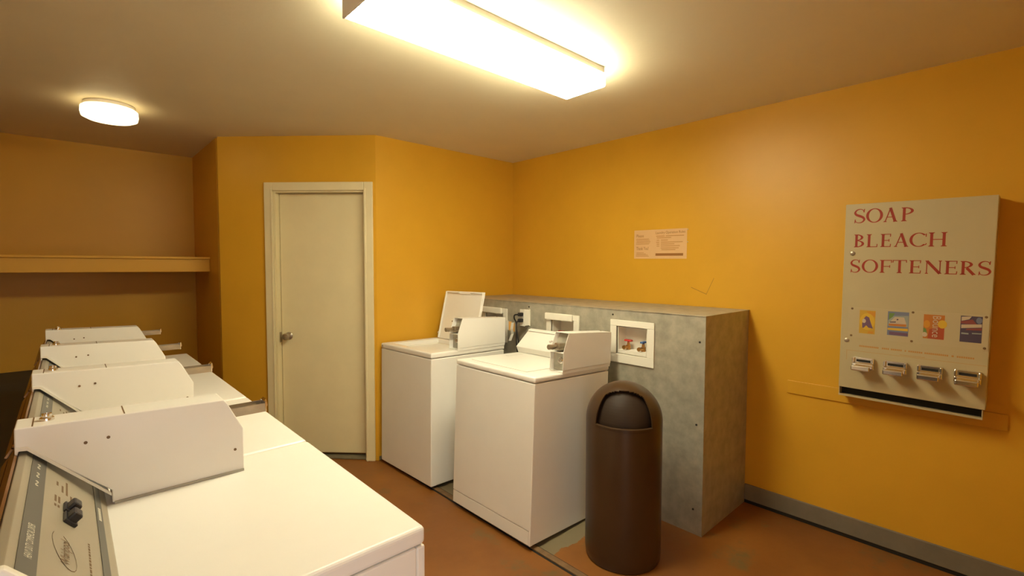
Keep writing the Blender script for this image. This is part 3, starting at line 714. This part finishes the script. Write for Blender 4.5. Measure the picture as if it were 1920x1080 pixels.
for nm, c in dict(p_yellow=(.56, .34, .04), p_amber=(.60, .27, .03), p_orange=(.50, .17, .03), p_red=(.40, .075, .03), p_blue=(.17, .20, .30), p_sky=(.30, .34, .32), p_violet=(.16, .09, .16), p_navy=(.07, .055, .10),
                  p_white=(.55, .45, .33), p_green=(.15, .26, .07), p_maroon=(.24, .06, .06), p_gold=(.66, .42, .04)).items(): M[nm] = mat(nm.replace('p_', 'print_ink_'), c, .4)
def card(u0, u1, z0, z1, base, shapes, label):
    cd = plate('product_card', u0, u1, z0, z1, base, ds, .0023, .0030); cd['label'] = label
    for k, (m, pts) in enumerate(shapes):
        obj('card_print', B().polys([pts], lambda a, b_: dpt(u0+a*(u1-u0), z0+b_*(z1-z0), .0032+.0002*k)), m, cd)
    return cd
ell = lambda cx, cy, rx, ry, n=16: [(cx+rx*math.cos(2*PI*k/n), cy+ry*math.sin(2*PI*k/n)) for k in range(n)]
card(.080, .146, .297, .417, 'p_yellow', [('p_amber', [(.4, .96), (1, .96), (1, .72), (.75, .80)]), ('p_gold', ell(.5, .52, .48, .36)), ('p_violet', [(.18, .42), (.26, .62), (.42, .76), (.62, .70), (.72, .50), (.88, .24), (.60, .26), (.45, .36), (.30, .24), (.20, .24)]), ('p_white', ell(.30, .54, .12, .09)), ('p_amber', [(.55, .02), (.9, .02), (.92, .12), (.6, .12)])], 'yellow picture card with a violet mark')
card(.196, .278, .301, .420, 'p_blue', [('p_green', [(.06, .93), (.34, .93), (.12, .60), (.06, .62)]), ('p_sky', [(.02, .62), (.30, .82), (.98, .86), (.98, .38), (.02, .38)]), ('p_white', [(.06, .50), (.34, .78), (.78, .78), (.90, .50)]), ('p_orange', [(.06, .40), (.06, .48), (.90, .50), (.88, .40)]), ('p_gold', [(.02, .22), (.02, .30), (.98, .33), (.98, .22)]), ('p_violet', [(.10, .02), (.98, .02), (.98, .14), (.10, .16)]), ('p_navy', [(.12, .53), (.40, .55), (.40, .59), (.12, .57)]), ('p_navy', [(.44, .64), (.52, .66), (.50, .71), (.43, .69)])], 'blue picture card with white and gold bands')
c3 = card(.333, .408, .302, .417, 'p_red', [('p_orange', [(.0, 1), (1, 1), (1, .55), (.30, .40), (.22, .0), (0, .0)]), ('p_gold', ell(.90, .63, .22, .17)), ('p_amber', ell(.16, .60, .16, .16)), ('p_green', [(0, .20), (.0, .45), (.14, .40), (.20, .20)]), ('p_white', ell(.08, .16, .13, .10))], 'red and orange picture card with white upright lettering')
text('lettering', 'Bounce', 'p_white', c3, dpt(.378-.012, .411, .0046), (0, 0, -1), (0, -1, 0), .100, .030)
c4 = card(.462, .534, .302, .422, 'p_navy', [('p_white', [(.04, .96), (.50, .99), (.40, .88), (.04, .80)]), ('p_maroon', [(0, .78), (.55, .88), (.75, .70), (.02, .70)]), ('p_blue', ell(.85, .85, .14, .12)), ('p_white', [(.04, .52), (.98, .60), (.98, .72), (.04, .66)]), ('p_maroon', [(.25, .46), (.98, .48), (.98, .58), (.30, .52)]), ('p_sky', [(.06, .30), (.40, .30), (.40, .35), (.06, .36)]), ('p_sky', [(.55, .33), (.98, .34), (.98, .38), (.55, .37)])], 'navy picture card with white and maroon bands')
# thin printed instruction line and the engraved rule round the coin slides
ip = B(); u = .084
for wdt, gap in ((.082, .012), (.030, .006), (.044, .010), (.006, .008), (.054, .006), (.086, .010), (.010, .008), (.060, 0)):
    n_ = max(1, int(wdt/.007))
    for k in range(n_): ip.polys([[(u+wdt*k/n_, .2255), (u+wdt*(k+.78)/n_, .2255), (u+wdt*(k+.78)/n_, .2335), (u+wdt*k/n_, .2335)]], lambda a, b_: dpt(a, b_, .0004))
    u += wdt+gap
ip.polys([[(.25, .2065), (.345, .2065), (.345, .2082), (.25, .2082)], [(.030, .2005), (.556, .2005), (.556, .2018), (.030, .2018)], [(.030, .150), (.0313, .150), (.0313, .2005), (.030, .2005)]], lambda a, b_: dpt(a, b_, .0004))
obj('instruction_print', ip, 'paperprint', ds)
# four chrome coin slides
def slide(u):
    b_ = B(); x = fxx(.14)
    b_.box(x-.010, x-.0003, -u-.046, -u+.046, .112, .172, .003)
    cs = obj('coin_slide', b_, 'chrome', ds)
    obj('slide_frame', B().box(x-.030, x-.0105, -u-.046, -u+.046, .118, .142, .004).box(x-.026, x-.0105, -u-.046, -u-.036, .1425, .170, .003).box(x-.026, x-.0105, -u+.036, -u+.046, .1425, .170, .003), 'chrome', cs)
    obj('push_tongue', B().box(x-.072, x-.0305, -u-.036, -u+.036, .124, .134, .004).box(x-.082, x-.0725, -u-.040, -u+.040, .112, .137, .005), 'chrome', cs)
    obj('coin_slot', B().box(x-.0112, x-.0102, -u-.030, -u+.030, .148, .160), 'dark', cs)
    obj('return_button', B().cyl((x-.036, -u-.026, .120), .010, .022, 'x', 14), 'chrome', cs, True)
for u in (.106, .236, .366, .497): slide(u)

# ---------------------------------------------------------------- peach notice on the right wall
nt_ = thing('wall_notice', 'peach paper notice with brown print above the metal chase', 'notice', (XR, 2.003, 1.5515))
NW, NH = .415, .209
def npt(u, v, o=.0012): return (-o, -u*NW, v*NH + .004*(1-u) - .004)
nb = B(); ns = 8
for i in range(ns):
    a, b_ = i/ns, (i+1)/ns
    wob = lambda u: .0012+.0010*math.sin(u*7)**2
    nb.polys([[(a, 0), (b_, 0), (b_, 1), (a, 1)]], lambda u, v: npt(u, v, wob(u)))
    nb.polys([[(a, 0), (a, 1), (b_, 1), (b_, 0)]], lambda u, v: npt(u, v, .0003))
obj('paper_sheet', nb, 'paper', nt_)
ux, uy = (0, -1, 0), (0, 0, 1)
text('print', 'Please', 'papertitle', nt_, npt(.05, .75, .003), ux, uy, .060, .022)
text('print', 'Thank You!', 'papertitle', nt_, npt(.05, .30, .003), ux, uy, .100, .024)
text('print', 'Laundry Operation Rules', 'papertitle', nt_, npt(.43, .845, .003), ux, uy, .225, .018)
lb = B()
def line(u0, u1, v, h=.018): lb.polys([[(u0, v), (u1, v), (u1, v+h), (u0, v+h)]], lambda a, b_: npt(a, b_, .003))
for k, (u0, u1) in enumerate(((.04, .30), (.045, .31), (.05, .33), (.04, .32), (.04, .30))): line(u0, u1, .68-.045*k)
for k, (u0, u1) in enumerate(((.05, .20), (.05, .24), (.04, .28), (.04, .30))): line(u0, u1, .20-.04*k)
for v, L_ in ((.76, ((.44, .60), (.62, .95))), (.70, ((.45, .72),)), (.62, ((.45, .50), (.53, .66))), (.55, ((.44, .50), (.53, .93))), (.485, ((.45, .50), (.53, .78))), (.42, ((.45, .50), (.53, .88))), (.35, ((.53, .86),)), (.29, ((.54, .80),))):
    for a, b_ in L_: line(a, b_, v, .024)
obj('print', lb, 'paperprint', nt_)['kind'] = 'stuff'
obj('print_bar', B().polys([[(.43, .10), (.94, .10), (.94, .185), (.43, .185)]], lambda a, b_: npt(a, b_, .003)), 'papertitle', nt_)
for u, v in ((1.012, .55), (1.012, .96)):
    obj('pin', B().lathe([(0, 0), (.004, 0), (.003, .003), (0, .004)], 10, Matrix.Translation(npt(u, v, 0)) @ Matrix.Rotation(-PI/2, 4, 'Y')), 'steel', nt_)
